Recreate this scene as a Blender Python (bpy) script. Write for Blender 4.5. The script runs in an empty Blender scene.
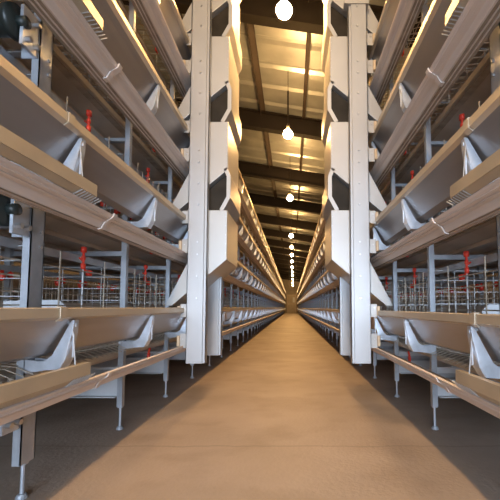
import bpy, math, random
from mathutils import Vector
random.seed(7)
PI = math.pi
COL = bpy.context.scene.collection
CZ = 0.6                      # camera height; tier 1 lip is level with it
TIER = 0.6
NT = 4
Y0, Y1 = -0.50, 40.0           # where the cage rows start and stop
S = 0.63                      # bay length
YP = 1.145                     # first post
NB = 61                       # posts per row

# ------------------------------------------------------------------ materials
def mat(name, col, rough=0.5, metal=0.0, var=0.0, scale=8.0, bump=0.0, stretch=(1,1,1), col2=None, emit=None, es=0, spec=None):
    m = bpy.data.materials.new(name); m.use_nodes = True
    nt = m.node_tree; N = nt.nodes; L = nt.links
    b = N['Principled BSDF']
    b.inputs['Roughness'].default_value = rough
    b.inputs['Metallic'].default_value = metal
    if spec is not None: b.inputs['Specular IOR Level'].default_value = spec
    if emit:
        b.inputs['Emission Color'].default_value = (*emit, 1); b.inputs['Emission Strength'].default_value = es
    tc = N.new('ShaderNodeTexCoord'); mp = N.new('ShaderNodeMapping'); mp.inputs['Scale'].default_value = stretch
    L.new(tc.outputs['Object'], mp.inputs['Vector'])
    nz = N.new('ShaderNodeTexNoise'); nz.inputs['Scale'].default_value = scale; nz.inputs['Detail'].default_value = 5
    L.new(mp.outputs['Vector'], nz.inputs['Vector'])
    mx = N.new('ShaderNodeMix'); mx.data_type = 'RGBA'
    c2 = col2 or tuple(c*(1-var) for c in col)
    mx.inputs['A'].default_value = (*col, 1); mx.inputs['B'].default_value = (*c2, 1)
    rp = N.new('ShaderNodeMapRange'); rp.inputs['From Min'].default_value = .35; rp.inputs['From Max'].default_value = .65
    L.new(nz.outputs['Fac'], rp.inputs['Value']); L.new(rp.outputs['Result'], mx.inputs['Factor'])
    L.new(mx.outputs['Result'], b.inputs['Base Color'])
    if bump:
        bp = N.new('ShaderNodeBump'); bp.inputs['Strength'].default_value = bump; bp.inputs['Distance'].default_value = .01
        L.new(nz.outputs['Fac'], bp.inputs['Height']); L.new(bp.outputs['Normal'], b.inputs['Normal'])
    return m

M = {}
M['galv'] = mat('galvanised_steel', (.46,.49,.53), .42, .45, .22, 14)
M['galv_bright'] = mat('bright_zinc', (.66,.71,.78), .33, .5, .25, 18)
M['trough'] = mat('trough_sheet', (.38,.36,.35), .36, .6, .12, 3, stretch=(4,.4,4))
M['lip'] = mat('rolled_edge', (.62,.54,.42), .45, .45, .1, 4, stretch=(4,.5,4))
M['channel'] = mat('channel_plastic', (.80,.71,.65), .5, .1, .15, 5, stretch=(6,.4,6))
M['guard'] = mat('guard_plate', (.54,.46,.34), .42, .3, .18, 6)
M['belt'] = mat('manure_belt', (.42,.34,.26), .5, .0, .35, 6, stretch=(1,3,1))
M['tray'] = mat('tray_sheet', (.60,.51,.42), .38, .3, .25, 5)
M['wire'] = mat('wire', (.50,.43,.34), .45, .6, .1, 5)
M['rod'] = mat('zinc_rod', (.62,.63,.64), .4, .6, .1, 5)
M['red'] = mat('red_plastic', (.72,.05,.025), .4, 0, .2, 20)
M['black'] = mat('black_rubber', (.022,.03,.028), .4, 0, .2, 20)
M['cart'] = mat('cart_painted_sheet', (.47,.46,.44), .40, .2, .07, 3)
M['cartpost'] = mat('cart_post_sheet', (.45,.45,.45), .42, .3, .08, 6, stretch=(1,1,.3))
M['nylon'] = mat('tan_nylon', (.62,.48,.32), .5, 0, .1, 12)
M['beam'] = mat('dark_beam', (.014,.011,.009), .7, .0, .2, 4, spec=.12)
M['purlin'] = mat('purlin_steel', (.07,.055,.045), .6, .1, .2, 4, spec=.15)
M['sleeve'] = mat('gap_shade_dark', (.035,.028,.020), .7, 0, .4, 9, spec=.2)  # near-black colour standing in for shade in the hopper gaps
M['bolt'] = mat('bolt', (.6,.6,.6), .3, .9, .05, 5)
M['white'] = mat('white_sheet', (.62,.64,.66), .45, .1, .1, 5)
M['cord'] = mat('black_cord', (.02,.016,.012), .5, 0, .1, 5)
M['lamp'] = mat('lit_bulb', (1,.9,.7), .3, 0, 0, 5, emit=(1,.56,.20), es=700)
M['lampfar'] = mat('lit_bulb_small', (1,.9,.7), .3, 0, 0, 5, emit=(1,.56,.20), es=700)
M['wall'] = mat('wall_panel', (.30,.26,.21), .6, .1, .2, 2)
M['door'] = mat('end_door', (.42,.36,.27), .5, .1, .1, 4)

def floor_mat():
    m = bpy.data.materials.new('dusty_concrete'); m.use_nodes = True
    nt = m.node_tree; N = nt.nodes; L = nt.links; b = N['Principled BSDF']
    b.inputs['Roughness'].default_value = .62; b.inputs['Specular IOR Level'].default_value = .35
    tc = N.new('ShaderNodeTexCoord')
    def noise(sc, det, st):
        mp = N.new('ShaderNodeMapping'); mp.inputs['Scale'].default_value = st; L.new(tc.outputs['Object'], mp.inputs['Vector'])
        n = N.new('ShaderNodeTexNoise'); n.inputs['Scale'].default_value = sc; n.inputs['Detail'].default_value = det
        L.new(mp.outputs['Vector'], n.inputs['Vector']); return n
    n1 = noise(1.6, 6, (1,1.2,1)); n2 = noise(4.5, 7, (.8,1.1,1)); n3 = noise(60, 3, (1,1,1))
    r1 = N.new('ShaderNodeValToRGB'); r1.color_ramp.elements[0].position = .32; r1.color_ramp.elements[1].position = .68
    r1.color_ramp.elements[0].color = (.285,.225,.175,1); r1.color_ramp.elements[1].color = (.37,.295,.235,1)
    L.new(n1.outputs['Fac'], r1.inputs['Fac'])
    r2 = N.new('ShaderNodeValToRGB'); r2.color_ramp.elements[0].position = .30; r2.color_ramp.elements[1].position = .5
    r2.color_ramp.elements[0].color = (.84,.83,.82,1); r2.color_ramp.elements[1].color = (1,1,1,1)
    L.new(n2.outputs['Fac'], r2.inputs['Fac'])
    mx = N.new('ShaderNodeMix'); mx.data_type = 'RGBA'; mx.blend_type = 'MULTIPLY'; mx.inputs['Factor'].default_value = 1
    L.new(r1.outputs['Color'], mx.inputs['A']); L.new(r2.outputs['Color'], mx.inputs['B'])
    # cast joints across the aisle
    sp = N.new('ShaderNodeSeparateXYZ'); L.new(tc.outputs['Object'], sp.inputs['Vector'])
    nj = noise(5, 3, (1,0,0))
    wob = N.new('ShaderNodeMath'); wob.operation = 'MULTIPLY_ADD'; wob.inputs[1].default_value = .05; L.new(nj.outputs['Fac'], wob.inputs[0]); L.new(sp.outputs['Y'], wob.inputs[2])
    ad = N.new('ShaderNodeMath'); ad.operation = 'ADD'; ad.inputs[1].default_value = .52; L.new(wob.outputs[0], ad.inputs[0])
    md = N.new('ShaderNodeMath'); md.operation = 'MODULO'; md.inputs[1].default_value = 2.1; L.new(ad.outputs[0], md.inputs[0])
    lt = N.new('ShaderNodeMath'); lt.operation = 'LESS_THAN'; lt.inputs[1].default_value = .012; L.new(md.outputs[0], lt.inputs[0])
    fac = N.new('ShaderNodeMath'); fac.operation = 'MULTIPLY'; fac.inputs[1].default_value = .3; L.new(lt.outputs[0], fac.inputs[0])
    m2 = N.new('ShaderNodeMix'); m2.data_type = 'RGBA'; m2.inputs['B'].default_value = (.12,.09,.07,1)
    L.new(fac.outputs[0], m2.inputs['Factor']); L.new(mx.outputs['Result'], m2.inputs['A'])
    L.new(m2.outputs['Result'], b.inputs['Base Color'])
    bp = N.new('ShaderNodeBump'); bp.inputs['Strength'].default_value = .25; bp.inputs['Distance'].default_value = .01
    L.new(n3.outputs['Fac'], bp.inputs['Height']); L.new(bp.outputs['Normal'], b.inputs['Normal'])
    return m
M['floor'] = floor_mat()

def roof_mat():
    m = bpy.data.materials.new('ribbed_roof_sheet'); m.use_nodes = True
    nt = m.node_tree; N = nt.nodes; L = nt.links; b = N['Principled BSDF']
    b.inputs['Metallic'].default_value = .7; b.inputs['Roughness'].default_value = .36
    tc = N.new('ShaderNodeTexCoord'); n = N.new('ShaderNodeTexNoise'); n.inputs['Scale'].default_value = 2.2; n.inputs['Detail'].default_value = 4
    L.new(tc.outputs['Object'], n.inputs['Vector'])
    r = N.new('ShaderNodeValToRGB'); r.color_ramp.elements[0].position = .3; r.color_ramp.elements[1].position = .7
    r.color_ramp.elements[0].color = (.37,.40,.41,1); r.color_ramp.elements[1].color = (.56,.60,.60,1)
    L.new(n.outputs['Fac'], r.inputs['Fac']); L.new(r.outputs['Color'], b.inputs['Base Color'])
    bp = N.new('ShaderNodeBump'); bp.inputs['Strength'].default_value = .35; bp.inputs['Distance'].default_value = .03
    L.new(n.outputs['Fac'], bp.inputs['Height']); L.new(bp.outputs['Normal'], b.inputs['Normal'])
    return m
M['roof'] = roof_mat()

# ------------------------------------------------------------------ mesh builder
class MB:
    def __init__(s): s.v = []; s.f = []
    def box(s, x0, x1, y0, y1, z0, z1):
        x0, x1 = min(x0,x1), max(x0,x1); n = len(s.v)
        s.v += [(x0,y0,z0),(x1,y0,z0),(x1,y1,z0),(x0,y1,z0),(x0,y0,z1),(x1,y0,z1),(x1,y1,z1),(x0,y1,z1)]
        s.f += [tuple(n+i for i in q) for q in ((0,3,2,1),(4,5,6,7),(0,1,5,4),(1,2,6,5),(2,3,7,6),(3,0,4,7))]
        return s
    def prism(s, pts, y0, y1):                    # pts: (x,z) polygon, extruded along y
        a = sum(pts[i][0]*pts[(i+1)%len(pts)][1]-pts[(i+1)%len(pts)][0]*pts[i][1] for i in range(len(pts)))
        if a < 0: pts = pts[::-1]
        n = len(s.v); k = len(pts)
        s.v += [(x,y0,z) for x,z in pts] + [(x,y1,z) for x,z in pts]
        s.f.append(tuple(n+i for i in range(k))); s.f.append(tuple(n+k+i for i in reversed(range(k))))
        for i in range(k):
            j = (i+1)%k; s.f.append((n+j, n+i, n+k+i, n+k+j))
        return s
    def strip(s, line, t, y0, y1):                # bent sheet of thickness t following an (x,z) line
        L = [Vector(p) for p in line]; A = []; B = []
        for i, p in enumerate(L):
            d = (L[min(i+1,len(L)-1)] - L[max(i-1,0)]).normalized(); nrm = Vector((-d.y, d.x))*t/2
            A.append(tuple(p+nrm)); B.append(tuple(p-nrm))
        for i in range(len(L)-1): s.prism([A[i],A[i+1],B[i+1],B[i]], y0, y1)
        return s
    def tube(s, p, q, r, n=8, r2=None):
        p, q = Vector(p), Vector(q); d = (q-p).normalized(); r2 = r if r2 is None else r2
        u = d.cross(Vector((0,0,1)) if abs(d.z) < .9 else Vector((1,0,0))).normalized(); w = d.cross(u)
        k = len(s.v)
        for c, rr in ((p,r),(q,r2)):
            for i in range(n):
                a = 2*PI*i/n; s.v.append(tuple(c + u*math.cos(a)*rr + w*math.sin(a)*rr))
        for i in range(n):
            j = (i+1)%n; s.f.append((k+i,k+n+i,k+n+j,k+j))
        s.f.append(tuple(k+i for i in range(n))); s.f.append(tuple(k+n+i for i in reversed(range(n))))
        return s
    def lathe(s, c, prof, n=20):                  # prof: (radius, z) pairs round a vertical axis
        k = len(s.v)
        for r, z in prof:
            for i in range(n):
                a = 2*PI*i/n; s.v.append((c[0]+r*math.cos(a), c[1]+r*math.sin(a), c[2]+z))
        for j in range(len(prof)-1):
            for i in range(n):
                i2 = (i+1)%n; s.f.append((k+j*n+i, k+j*n+i2, k+(j+1)*n+i2, k+(j+1)*n+i))
        return s
    def mesh(s, name, m, smooth=False):
        me = bpy.data.meshes.new(name); me.from_pydata(s.v, [], s.f); me.materials.append(M[m])
        if smooth: me.polygons.foreach_set('use_smooth', [True]*len(me.polygons))
        me.update(); return me
    def obj(s, name, m, parent=None, smooth=False, bevel=0, loc=None):
        return put(name, s.mesh(name, m, smooth), parent, loc, bevel)

def put(name, me, parent=None, loc=None, bevel=0):
    o = bpy.data.objects.new(name, me); COL.objects.link(o)
    if parent: o.parent = parent
    if loc: o.location = loc
    if bevel:
        b = o.modifiers.new('bevel', 'BEVEL'); b.width = bevel; b.segments = 2; b.limit_method = 'ANGLE'
    return o

def bolts(mb, parent):                         # every tube collected in mb becomes a bolt of its own
    vi = 0
    fi = 0
    while fi < len(mb.f):
        k = len(mb.f[fi+len_side(mb, fi)])
        b = MB(); b.v = mb.v[vi:vi+2*k]; b.f = [tuple(i-vi for i in f) for f in mb.f[fi:fi+k+2]]
        b.obj('bolt', 'bolt', parent); vi += 2*k; fi += k+2
def len_side(mb, fi):
    c = 0
    while len(mb.f[fi+c]) == 4: c += 1
    return c
def thing(name, label, cat, group=None, loc=(0,0,0)):
    o = bpy.data.objects.new(name, None); COL.objects.link(o); o.empty_display_size = .1; o.location = loc
    return tag(o, label, cat, group)
def tag(o, label, cat, group=None):
    o['label'] = label; o['category'] = cat
    if group: o['group'] = group
    return o
def struct(o):
    o['kind'] = 'structure'; return o

# ------------------------------------------------------------------ the room
WX = 4.6
YB = -3.2; YE = 41.5
def roofz(x): return CZ + 3.34 - .16*x
struct(MB().box(-WX, WX, YB, YE, -.1, 0).obj('floor', 'floor'))
rb = MB()                                              # ribbed roof sheets: ribs run across the aisle
pitch = .46
n = int((YE-YB)/pitch)
for i in range(n):
    y = YB + i*pitch
    pr = [(0,0),(.05,.028),(.09,.028),(.14,0),(pitch,0)]
    for (a,za),(b,zb) in zip(pr[:-1], pr[1:]):
        k = len(rb.v)
        rb.v += [(-WX,y+a,roofz(-WX)+za),(WX,y+a,roofz(WX)+za),(WX,y+b,roofz(WX)+zb),(-WX,y+b,roofz(-WX)+zb)]
        rb.f.append((k,k+3,k+2,k+1))
ro = rb.obj('ceiling', 'roof'); struct(ro)
sd = ro.modifiers.new('thick', 'SOLIDIFY'); sd.thickness = .01; sd.offset = -1
for nm, x0, x1 in (('wall_left', -WX-.12, -WX), ('wall_right', WX, WX+.12)):
    struct(MB().box(x0, x1, YB, YE, 0, roofz(-WX if x0 < 0 else WX)).obj(nm, 'wall'))
struct(MB().prism([(-WX-.12,0),(WX+.12,0),(WX+.12,roofz(WX)),(-WX-.12,roofz(-WX))], YE, YE+.12).obj('wall_back', 'wall'))
# far end of the aisle: a door with a glazed light, inside a pale frame
d = MB().box(-.50,.42, YE-.06, YE, 0, 2.05).obj('door_1', 'door'); struct(d)
MB().box(-.56,-.50, YE-.10, YE, 0, 2.12).box(.42,.48, YE-.10, YE, 0, 2.12).box(-.56,.48, YE-.10, YE, 2.05, 2.12).box(-.50,.42, YE-.09, YE-.05, 1.0, 1.08).obj('door_frame', 'guard', d)
MB().box(.08,.34, YE-.08, YE-.055, 1.2, 1.8).obj('pane', 'white', d)
MB().tube((-.42,YE-.06,1.0),(-.42,YE-.12,1.0),.02).tube((-.42,YE-.12,1.0),(-.32,YE-.12,1.0),.015).obj('door_handle', 'bolt', d)

# roof beams (thing each): I section with end-to-end length, slope follows the roof
ordw = ['nearest', 'second', 'third', 'fourth', 'fifth', 'sixth', 'seventh', 'eighth']
NBM = 16
def beam_mesh():
    b = MB()
    def slab(za, zb, ya, yb):
        k = len(b.v)
        for yy in (ya, yb):
            for x in (-WX+.02, WX-.02):
                for z in (za, zb): b.v.append((x, yy, -.16*x + z))
        q = [0,1,3,2,4,5,7,6]
        b.f.extend([tuple(k+i for i in f) for f in ((0,2,3,1),(4,5,7,6),(0,4,6,2),(1,3,7,5),(0,1,5,4),(2,6,7,3))])
    slab(0, .025, 0, .13); slab(.285, .31, 0, .13); slab(.025, .285, .055, .075)
    return b.mesh('roof_beam', 'beam')
bm_ = beam_mesh(); purl_z = CZ+3.0
for i in range(NBM):
    y = 3.48 + 2.35*i
    o = put('roof_beam', bm_, None, (0, y, purl_z))
    lab = ('dark steel beam crossing under the ribbed roof, %s along the aisle' % ordw[i]) if i < 8 else 'small dark steel roof beam far down the aisle beyond the eighth one'
    tag(o, lab, 'roof beam', 'dark cross beams under the roof' if i < 8 else 'far cross beams under the roof')
for x, lab in ((-.50, 'dark lengthwise purlin under the roof, left of the row of lamps'), (.20, 'thin lengthwise purlin under the roof, just right of the lamps'),
               (-1.35, 'lengthwise roof purlin above the left cage row'), (1.05, 'lengthwise roof purlin above the right cage row'), (-2.3,'outer lengthwise roof purlin above the left service aisle'), (2.1,'outer lengthwise roof purlin above the right service aisle')):
    w = .05 if x != -.5 else .085
    b = MB(); zz = CZ+3.312-.16*x
    b.box(x-w/2, x+w/2, YB, YE, zz+.0, zz+.006).box(x-w/2, x-w/2+.006, YB, YE, zz-.055 if x==-.5 else zz-.03, zz).box(x+w/2-.006,x+w/2,YB,YE,zz-.02,zz)
    tag(b.obj('roof_purlin', 'purlin'), lab, 'purlin', 'lengthwise purlins under the roof')

# ------------------------------------------------------------------ lamps
lampY = [2.70, 4.74, 7.6, 11.7, 13.9, 16.0, 18.3, 20.9, 23.6, 26.5, 30, 34, 38]
LZ = CZ + 2.42
def bulb_mesh(m):
    return MB().lathe((0,0,0), [(0.001,-.062),(.025,-.057),(.045,-.040),(.055,-.012),(.053,.012),(.042,.032),(.028,.050),(.021,.066),(.001,.068)], 20).mesh('bulb', m, True)
bm1, bm2 = bulb_mesh('lamp'), bulb_mesh('lampfar')
sock = MB().lathe((0,0,0), [(.001,.070),(.023,.070),(.023,.12),(.016,.135),(.008,.15),(.001,.151)], 14).mesh('socket','cord',True)
for i, y in enumerate(lampY):
    lx = -.075 + .004*y
    if i < 7: lab = 'lit bulb hanging on a thin cord over the aisle, %s from the camera' % ordw[i]
    else: lab = 'tiny lit bulb far down the aisle, one of the distant row past the seventh'
    t = thing('hanging_lamp', lab, 'lamp', 'bulbs hanging over the aisle' if i < 7 else 'distant bulbs over the aisle', (lx, y, LZ)); t.scale = (1.2,1.2,1)
    put('bulb', bm1 if i < 3 else bm2, t)
    put('socket', sock, t)
    top = roofz(lx)+.0 - LZ
    MB().tube((0,0,.14),(0,0,top),.004,6).obj('cord', 'cord', t)
    if i == 1: MB().tube((0,0,.27),(0,0,.62),.010,8).obj('sleeve', 'cord', t)
def light(name, kind, loc, power, col, size, rot=None, sy=None):
    l = bpy.data.lights.new(name, kind); l.energy = power; l.color = col
    o = bpy.data.objects.new(name, l); COL.objects.link(o); o.location = loc
    if kind == 'AREA':
        l.shape = 'RECTANGLE'; l.size = size; l.size_y = sy or size
    else: l.shadow_soft_size = size
    if rot: o.rotation_euler = rot
    return o
WARM = (1, .57, .22)
for y in ():  light('lamp_glow', 'POINT', (-.075+.004*y, y, LZ-.085), 82, WARM, .03)
for y, pw in ((.55, 95), (-1.5, 130)): light('lamp_glow', 'POINT', (-.075, y, LZ-.085), pw, (1,.68,.38), .05)
# daylight through the open end of the house behind the camera
dl_ = light('daylight_fill', 'AREA', (0, YB+.1, 1.1), 50, (.64,.79,1.0), 2.6, (PI/2-.17, 0, 0), 1.2); dl_.data.spread = math.radians(62)
light('daylight_fill', 'AREA', (0, YB+.05, .55), 34, (.82,.90,1.0), 2.6, (PI/2, 0, 0), .8)  # low fill light, added to brighten the undersides of the egg channels

# ------------------------------------------------------------------ cage rows
def X(side, u): return -u if side < 0 else u - .145
tiername = ['bottom', 'second', 'third', 'top']
def nrm(me): return me
for side in (-1, 1):
    sn = 'left' if side < 0 else 'right'
    zoff = CZ + (-.004 if side < 0 else -.022)
    P = lambda pts: [(X(side,u), z) for u, z in pts]
    # --- rack: frames every bay
    rack = thing('cage_rack', 'galvanised steel rack of posts and crossbars carrying the %s cage row' % sn, 'cage rack', 'racks of the two cage rows', (X(side,.85), YP, 0))
    rx = X(side,.85)
    def R(u): return X(side,u) - rx
    ztop = zoff + TIER*3 + .12
    def frame_mesh(w, big):
        b = MB()
        # C-section front post
        a, c = R(.84), R(.84+ (.026 if big else .026))
        b.box(a, a+(c-a)*.12, -w/2, w/2, .11, ztop)
        b.box(a, c, -w/2, -w/2+.004, .11, ztop); b.box(a, c, w/2-.004, w/2, .11, ztop)
        return b.mesh('post', 'galv')
    post_big, post_sm = frame_mesh(.062, True), frame_mesh(.026, False)
    foot = MB().tube((R(.853),0,.015),(R(.853),0,.13),.006).lathe((R(.853),0,0),[(.001,0),(.017,0),(.017,.005),(.012,.014),(.001,.016)],12).tube((R(.853),0,.105),(R(.853),0,.118),.014,6).mesh('foot','galv')
    cb = MB()
    for k in range(NT):
        z = zoff + TIER*k - .335
        cb.box(R(.866), R(2.04), .008, .012, z, z+.028)
        cb.box(R(.86), R(2.04), -.016, .012, z, z+.004)
    crossm = cb.mesh('crossbar', 'galv')
    platem = MB().box(R(.875), R(1.40), .010, .014, .16, .30).box(R(.875), R(1.40), -.02, .014, .156, .160).mesh('cross_plate', 'white')
    midm = MB().box(R(1.43), R(1.46), -.012, .012, 0, ztop-.05).mesh('rear_post', 'galv')
    for i in range(NB):
        y = S*i
        p = put('post', post_big if i == 0 else post_sm, rack, (0,y,0))
        put('foot', foot, p)
        put('rear_post', midm, rack, (0,y,0))
        if 0 < i < 40: put('cross_plate', platem, rack, (0,y,0))
    for i in range(NB): put('crossbar', crossm, rack, (0,S*i,0))
    if True:   # bearing plates and bolts on the first post
        bb = MB()
        for k in range(0, NT):
            z = zoff + TIER*k - .30
            b = MB(); b.box(R(.845), R(.855), -.10, -.03, z-.07, z+.06); b.box(R(.845), R(.90), -.034, -.03, z-.07, z+.06); b.obj('bearing_plate', 'galv_bright', rack)
            for (dy, dz) in ((-.05,.03),(-.05,-.045),(-.085,-.045)): bb.tube((R(.845),dy,z+dz),(R(.828),dy,z+dz),.009,6)
        for zz in (.20,.30,.55,.60,.95,1.15,1.2,1.75,1.8):
            bb.tube((R(.84),.012,zz+.25),(R(.834),.012,zz+.25),.006,6)
        bolts(bb, rack)

    # --- per tier
    for k in range(NT):
        z0 = zoff + TIER*k; tn = tiername[k]
        # feed trough
        ft = thing('feed_trough', 'long V-shaped steel feed trough on the %s tier of the %s cage row' % (tn, sn), 'feed trough', 'feed troughs along the cage rows', (X(side,.77), Y0, z0))
        ox = X(side,.77)
        def T(pts): return [(X(side,u)-ox, z) for u, z in pts]
        MB().strip(T([(.706,-.030),(.722,-.055),(.768,-.137),(.80,-.150),(.825,-.137),(.832,-.03)]), .003, 0, Y1-Y0).obj('trough_wall', 'trough', ft)
        MB().strip(T([(.702,.002),(.690,0),(.690,-.024),(.706,-.031)]), .004, 0, Y1-Y0).obj('lip', 'lip', ft)
        # joint sleeve near the start
        MB().strip(T([(.700,.006),(.686,.004),(.686,-.026),(.700,-.036)]), .003, 1.54, 1.57).obj('joint_sleeve', 'lip', ft)
        br = MB()
        line = T([(.697,-.036),(.700,-.070),(.716,-.160),(.732,-.188),(.775,-.190),(.838,-.200)])
        br.strip(line, .005, -.022, .022)
        line2 = T([(.704,-.038),(.718,-.068),(.754,-.146),(.780,-.164),(.838,-.160)])
        # stiffening flanges on both edges of the arm
        for ya, yb in ((-.024,-.019),(.019,.024)):
            for i in range(5):
                a, b_, c, d_ = line[i], line[i+1], line2[min(i+1,4)], line2[min(i,4)]
                br.prism([a,b_,c,d_] if i < 4 else [a,b_,line2[4]], ya, yb)
        br.tube((T([(.694,-.052)])[0][0],0,-.052),(T([(.716,-.052)])[0][0],0,-.052),.007,6)
        br.box(T([(.699,0)])[0][0]-.0, T([(.7045,0)])[0][0], -.003, .003, -.155, -.045)
        br.v = [(x, y*(.5+.5*min(1,max(0,(-z-.036)/.11))), z) for x,y,z in br.v]
        brm = br.mesh('trough_bracket', 'galv_bright')
        for i in range(NB):
            put('trough_bracket', brm, ft, (0, YP + S*i - Y0 - .01 + (-.04 if side > 0 else 0), 0))
        # egg channel with guard plate
        ec = thing('egg_channel', 'pinkish egg belt channel under the %s feed trough of the %s cage row' % (tn, sn), 'egg channel', 'egg channels along the cage rows', (X(side,.75), Y0, z0-.30))
        ox2 = X(side,.75); zc = .30
        def T2(pts): return [(X(side,u)-ox2, z+zc) for u, z in pts]
        MB().prism(T2([(.686,-.240),(.694,-.236),(.722,-.255),(.728,-.254),(.742,-.275),(.742,-.291),(.734,-.293),(.722,-.268),(.690,-.247)]), 0, Y1-Y0).prism(T2([(.697,-.252),(.701,-.255),(.699,-.260),(.695,-.257)]),0,Y1-Y0).prism(T2([(.710,-.260),(.714,-.263),(.711,-.268),(.707,-.265)]),0,Y1-Y0).prism(T2([(.755,-.287),(.759,-.287),(.759,-.294),(.755,-.294)]),0,Y1-Y0).prism(T2([(.773,-.286),(.777,-.286),(.777,-.293),(.773,-.293)]),0,Y1-Y0).obj('channel_rail', 'channel', ec)
        MB().strip(T2([(.742,-.290),(.765,-.287),(.792,-.287),(.796,-.275)]), .003, 0, Y1-Y0).obj('egg_belt', 'belt', ec)
        for yy in (1.82, 3.44, 5.54):
            MB().strip(T2([(.681,-.236),(.686,-.250),(.717,-.270),(.730,-.294),(.744,-.296)]), .004, yy, yy+.025).obj('rail_joint', 'channel', ec)
        MB().box(T2([(.795,0)])[0][0], T2([(.803,0)])[0][0], 2.46, 2.485, zc-.292, zc-.25).tube((T2([(.80,0)])[0][0],2.47,zc-.25),(T2([(.80,0)])[0][0],2.49,zc-.225),.006,6).obj('belt_clip', 'red', ec)
        GL = 1.68 if side < 0 else 1.64
        g = MB().box(T2([(.670,0)])[0][0], T2([(.675,0)])[0][0], -.0, GL, zc-.180, zc-.216)
        g.box(T2([(.670,0)])[0][0], T2([(.690,0)])[0][0], -.0, GL, zc-.180, zc-.177)
        g.prism([(T2([(.672,0)])[0][0], zc-.214),(T2([(.690,0)])[0][0], zc-.236),(T2([(.693,0)])[0][0], zc-.234),(T2([(.675,0)])[0][0], zc-.212)], 0, GL)
        g.obj('guard_plate', 'guard', ec)
        cm = MB()
        for i in range(8):
            yy = GL - .10 + .016*i
            cm.tube((T2([(.672,0)])[0][0], yy+.02, zc-.218),(T2([(.694,0)])[0][0], yy, zc-.242),.0018,5)
        cm.obj('finger_wires', 'rod', ec)
        # link rods from the bracket down to the guard
        MB().tube((T2([(.694,0)])[0][0], YP-Y0-.03-(.04 if side > 0 else 0), zc-.07),(T2([(.681,0)])[0][0], YP-Y0-.03-(.04 if side > 0 else 0), zc-.185),.0018,5).obj('link_rod', 'rod', ec)

        # wire cage: front grid, floor, divider
        wc = thing('wire_cage', 'wire cage row with open grid fronts on the %s tier at %s' % (tn, sn), 'wire cage', 'wire cages of the two rows', (X(side,.87), Y0, z0))
        ox3 = X(side,.87)
        def U(u): return X(side,u)-ox3
        LEN = Y1-Y0
        w = MB()
        for z in (.012,.055,.105,.155):
            w.box(U(.868),U(.873), 0, LEN, z-.0025, z+.0025)
        i = 0; y = YP-Y0+.155
        while y < LEN:
            w.box(U(.864),U(.868), y-.002, y+.002, -.14, .215); y += .31
        y = YP-Y0+.08
        while y < LEN:
            if y > 2.44: w.box(U(.872),U(.875), y-.0016, y+.0016, -.14, .20)
            y += .0775
        w.obj('front_grid', 'wire', wc)
        w = MB()
        for z in (-.06,.0,.05,.10,.15,.20):
            w.box(U(1.40),U(1.404), 0, LEN, z-.0022, z+.0022)
        y = 0
        while y < LEN:
            w.box(U(1.404),U(1.408), y-.0018, y+.0018, -.14, .22); y += .05 if y < 9 else .12
        # rear side of the row
        for z in (.012,.055,.105,.155):
            w.box(U(2.03),U(2.035), 0, LEN, z-.0025, z+.0025)
        y = 0
        while y < LEN:
            w.box(U(2.03),U(2.034), y-.002, y+.002, -.14, .22); y += .078 if y < 9 else .3
        w.obj('divider_grid', 'wire', wc)
        w = MB()                                        # sloping wire floor
        for j in range(14):
            u = .86 + j*.042
            w.box(U(u), U(u+.003), 0, LEN, -.180+.09*(u-.86), -.177+.09*(u-.86))
        y = 0
        while y < 9:
            w.prism([(U(.80),-.205),(U(.86),-.182),(U(1.39),-.134),(U(1.39),-.131),(U(.86),-.179),(U(.80),-.202)], y, y+.003); y += .04
        w.obj('floor_grid', 'wire', wc)
        for i in range(12):                             # bay partitions
            w = MB(); yy = YP-Y0+S*i+.02
            for z in (-.08,-.02,.04,.10,.16,.21): w.box(U(.875),U(1.40), yy, yy+.003, z, z+.003)
            for j in range(5): w.box(U(.98+.1*j),U(.983+.1*j), yy, yy+.003, -.10,.21)
            w.obj('partition', 'rod', wc)
        MB().box(U(1.39),U(1.394), 0, LEN, -.115, .035).obj('divider_sheet', 'tray', wc)
        # small white perforated side board inside the cage front
        wb = MB().prism([(U(.90),-.03),(U(1.15),-.03),(U(1.15),.03),(U(.93),.035),(U(.90),.01)], YP-Y0+.25, YP-Y0+.262)
        wb.obj('end_board', 'white', wc)

        # manure belt over tray, roller at the near end; the belt of tier k roofs tier k-1
        mb = thing('manure_belt', 'wide brown manure belt under the %s tier of the %s cage row' % (tn, sn), 'conveyor belt', 'manure belts under the cage tiers', (X(side,1.4), Y0+1.62, z0-.235))
        ox4 = X(side,1.4)
        def V(u): return X(side,u)-ox4
        zb = -.010
        b = MB()
        segs = [(.90,.0),(1.0,-.004),(1.40,-.006),(1.95,-.002)]
        b.strip([(V(u), z+zb) for u, z in segs], .004, 0, Y1-Y0-1.64); b.obj('belt', 'belt', mb)
        t_ = MB()
        t_.strip([(V(.895),.020),(V(.895),.0),(V(1.0),-.034),(V(1.98),-.034),(V(1.99),.025)], .003, 0, Y1-Y0-1.64)
        for j in range(5):
            u = 1.02+.2*j; t_.box(V(u),V(u+.05),0,Y1-Y0-1.64,-.055,-.036)
        t_.obj('tray', 'tray', mb)
        MB().box(V(.884),V(.892),0,Y1-Y0-1.64,-.008,.018).obj('tray_edge', 'lip', mb)
        MB().tube((V(.885),-.07,-.062),(V(1.98),-.07,-.062),.040,20).tube((V(.862),-.07,-.062),(V(.885),-.07,-.062),.052,24).tube((V(.835),-.07,-.062),(V(.865),-.07,-.062),.018,12).obj('roller', 'black', mb, True)

        # drinker line
        dl = thing('drinker_line', 'red drinkers hung on a grey pipe inside the %s tier at %s' % (tn, sn), 'drinker line', 'drinker lines inside the cage tiers', (X(side,.90), Y0, z0+.20))
        ox5 = X(side,.90)
        def W(u): return X(side,u)-ox5
        MB().box(W(.92), W(.935), 0, LEN, .00,.03).obj('pipe', 'galv', dl)
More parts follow.
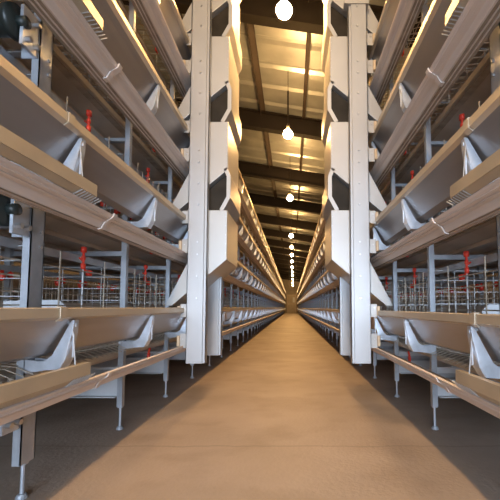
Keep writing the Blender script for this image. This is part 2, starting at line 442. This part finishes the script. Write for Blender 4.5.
        MB().box(W(1.36), W(1.375), 0, LEN, -.02,.005).obj('rear_pipe', 'galv', dl)
        dm = MB().tube((0,0,-.035),(0,0,.062),.0055,8).lathe((0,0,.05),[(.001,-.014),(.012,-.012),(.012,.010),(.001,.012)],10).lathe((0,0,-.02),[(.001,-.014),(.010,-.012),(.010,.010),(.001,.012)],10).lathe((0,0,.015),[(.001,-.009),(.009,-.008),(.009,.006),(.001,.008)],10)
        dm.tube((0,0,-.035),(0,.035,-.045),.007,8).lathe((0,.04,-.045),[(.001,-.014),(.013,-.012),(.015,.008),(.001,.013)],10).tube((0,0,0),(W(.92),0,.015),.004,6)
        dmm = dm.mesh('drinker', 'red', True)
        rodm = MB().tube((0,0,-.21),(0,0,-.035),.0038,6).mesh('drop_rod','rod')
        for i in range(36):
            y = YP-Y0+.33+S*i
            q = put('drinker', dmm, dl, (W(.885), y, 0)); q.scale = (.9, 1.1, 1)
            if i < 14: put('drop_rod', rodm, q)
        # nipples on the rear pipe: small red cups
        cup = MB().lathe((0,0,0),[(.001,-.05),(.014,-.045),(.018,-.02),(.008,-.012),(.007,.0),(.001,.0)],8).lathe((0,.05,0),[(.001,-.035),(.012,-.03),(.014,-.01),(.001,0)],8).mesh('nipple_cup','red',True)
        for i in range(34): put('nipple_cup', cup, dl, (W(1.367), .30+.205*i+random.uniform(-.02,.02), -.02))

# ------------------------------------------------------------------ feed cart spanning the aisle
XC = -.085
cart = thing('feed_cart', 'pale grey feed cart of posts and stacked hoppers straddling the aisle', 'feed cart', None, (XC, 2.22, .25))
def C(side, s): return side*s
cy0, czz = 2.22, .25
def cz(z): return CZ + z - czz       # camera-relative height -> cart-local
TS = .606
def bent_post(side, s0, s1, y0, y1, z0, z1):
    b = MB(); x0, x1 = side*s0, side*s1; xm = side*(s0+.018)
    b.box(xm, x1, y0, y0+.004, z0, z1)                     # face
    b.box(x1, x1-side*.004, y0, y1, z0, z1)                # outer flange
    b.box(xm, xm+side*.004, y0-.004, y1, z0, z1)           # step
    b.box(x0, xm, y0+.012, y0+.016, z0, z1)                     # inner flange face
    b.box(x0, x0+side*.004, y0+.012, y1, z0, z1)
    return b
for side in (-1, 1):
    f = bent_post(side, .462, .584, 0, .05, cz(-.35), cz(2.42 if side < 0 else 2.045)).obj('front_post', 'cartpost', cart)
    bb = MB()
    for k in range(4):
        for z in (.16,.44,.52, .30): bb.tube((side*.52,-.006,cz(z+TS*k-.1)),(side*.52,.002,cz(z+TS*k-.1)),.006,8)
        for dz in (.0,-.2): 
            for dd in (.585,.61): bb.tube((side*dd,.014,cz(TS*k+dz-.0)),(side*dd,.02,cz(TS*k+dz)),.004,6)
    bolts(bb, f)
    g = bent_post(side, .44, .545, .38, .42, cz(-.35), cz(.30)).obj('rear_post', 'cartpost', cart)
    for k in range(4):
        zo = TS*k
        # guide tabs with rollers at lip and channel
        for (za, zb_) in ((-.06,.022),(-.255,-.165)):
            t = MB().box(side*.584, side*.628, .02, .025, cz(zo+za), cz(zo+zb_)).box(side*.584, side*.588, .0, .05, cz(zo+za), cz(zo+zb_))
            t = t.obj('guide_tab', 'cart', cart)
            MB().tube((side*.634,.01,cz(zo+za+.012)),(side*.634,.01,cz(zo+zb_-.012)),.010,10).tube((side*.634,.035,cz(zo+za+.02)),(side*.634,.035,cz(zo+zb_-.018)),.010,10).obj('guide_roller', 'nylon', t)
        # hopper body with chute
        pts = [(.345,.645),(.345,.315),(.70,.012),(.745,.012),(.605,.29),(.565,.40),(.565,.645)]
        h = MB().prism([(side*s, cz(z+zo)) for s, z in pts], .065, .52).obj('hopper', 'cart', cart, bevel=.003)
        hb = MB()
        for z in (.36,.42,.48,.54,.6): hb.tube((side*.352,.061,cz(z+zo)),(side*.352,.066,cz(z+zo)),.003,6)
        hb.obj('rivets', 'bolt', h)
        if True:
            # open neck up to the hopper above (the top one carries only the rim)
            nk = MB()
            nk.strip([(side*s, cz(z+zo)) for s, z in ((.385,.645),(.338,.735),(.338,.875),(.36,.93))], .026, .065, .52)
            nk = nk.obj('neck', 'cart', cart)
            MB().prism([(side*s, cz(z+zo)) for s, z in ((.395,.648),(.350,.73),(.350,.905),(.56,.725),(.56,.648))], .10, .50).obj('gap_shade_block', 'sleeve', nk)  # added dark block, makes the gap between hoppers read as deep shade
# top cross member tying both sides, and caps on the posts
cb = MB().box(-.62,.62, .0,.06, cz(2.80), cz(2.88)).box(-.62,.62,.46,.52, cz(2.80),cz(2.88))
for side in (-1,1):
    cb.box(side*.47,side*.53,.01,.05,cz(2.04),cz(2.80)); cb.box(side*.47,side*.53,.47,.515,cz(2.45),cz(2.80)); cb.box(side*.54,side*.60,.0,.52,cz(2.80),cz(2.86))
cb.obj('portal_frame', 'cartpost', cart)
MB().box(.435,.60,-.008,.055,cz(2.03),cz(2.06)).obj('post_cap', 'cart', cart)

# ------------------------------------------------------------------ world, camera, view
w = bpy.data.worlds.new('World'); bpy.context.scene.world = w; w.use_nodes = True
w.node_tree.nodes['Background'].inputs['Color'].default_value = (.62,.72,.9,1)
w.node_tree.nodes['Background'].inputs['Strength'].default_value = .15
cam = bpy.data.cameras.new('camera'); co = bpy.data.objects.new('camera', cam); COL.objects.link(co)
FPX = 350
cam.sensor_width = 36; cam.lens = FPX/500*36; cam.clip_start = .02; cam.clip_end = 200
cam.shift_x = -42/500; cam.shift_y = 35/500
co.location = (0, 0, CZ); co.rotation_euler = (PI/2 + .0645, 0, 0)
sc = bpy.context.scene; sc.camera = co
sc.view_settings.view_transform = 'Standard'; sc.view_settings.look = 'None'
sc.view_settings.gamma = 1; sc.view_settings.use_curve_mapping = False
sc.view_settings.exposure = 0
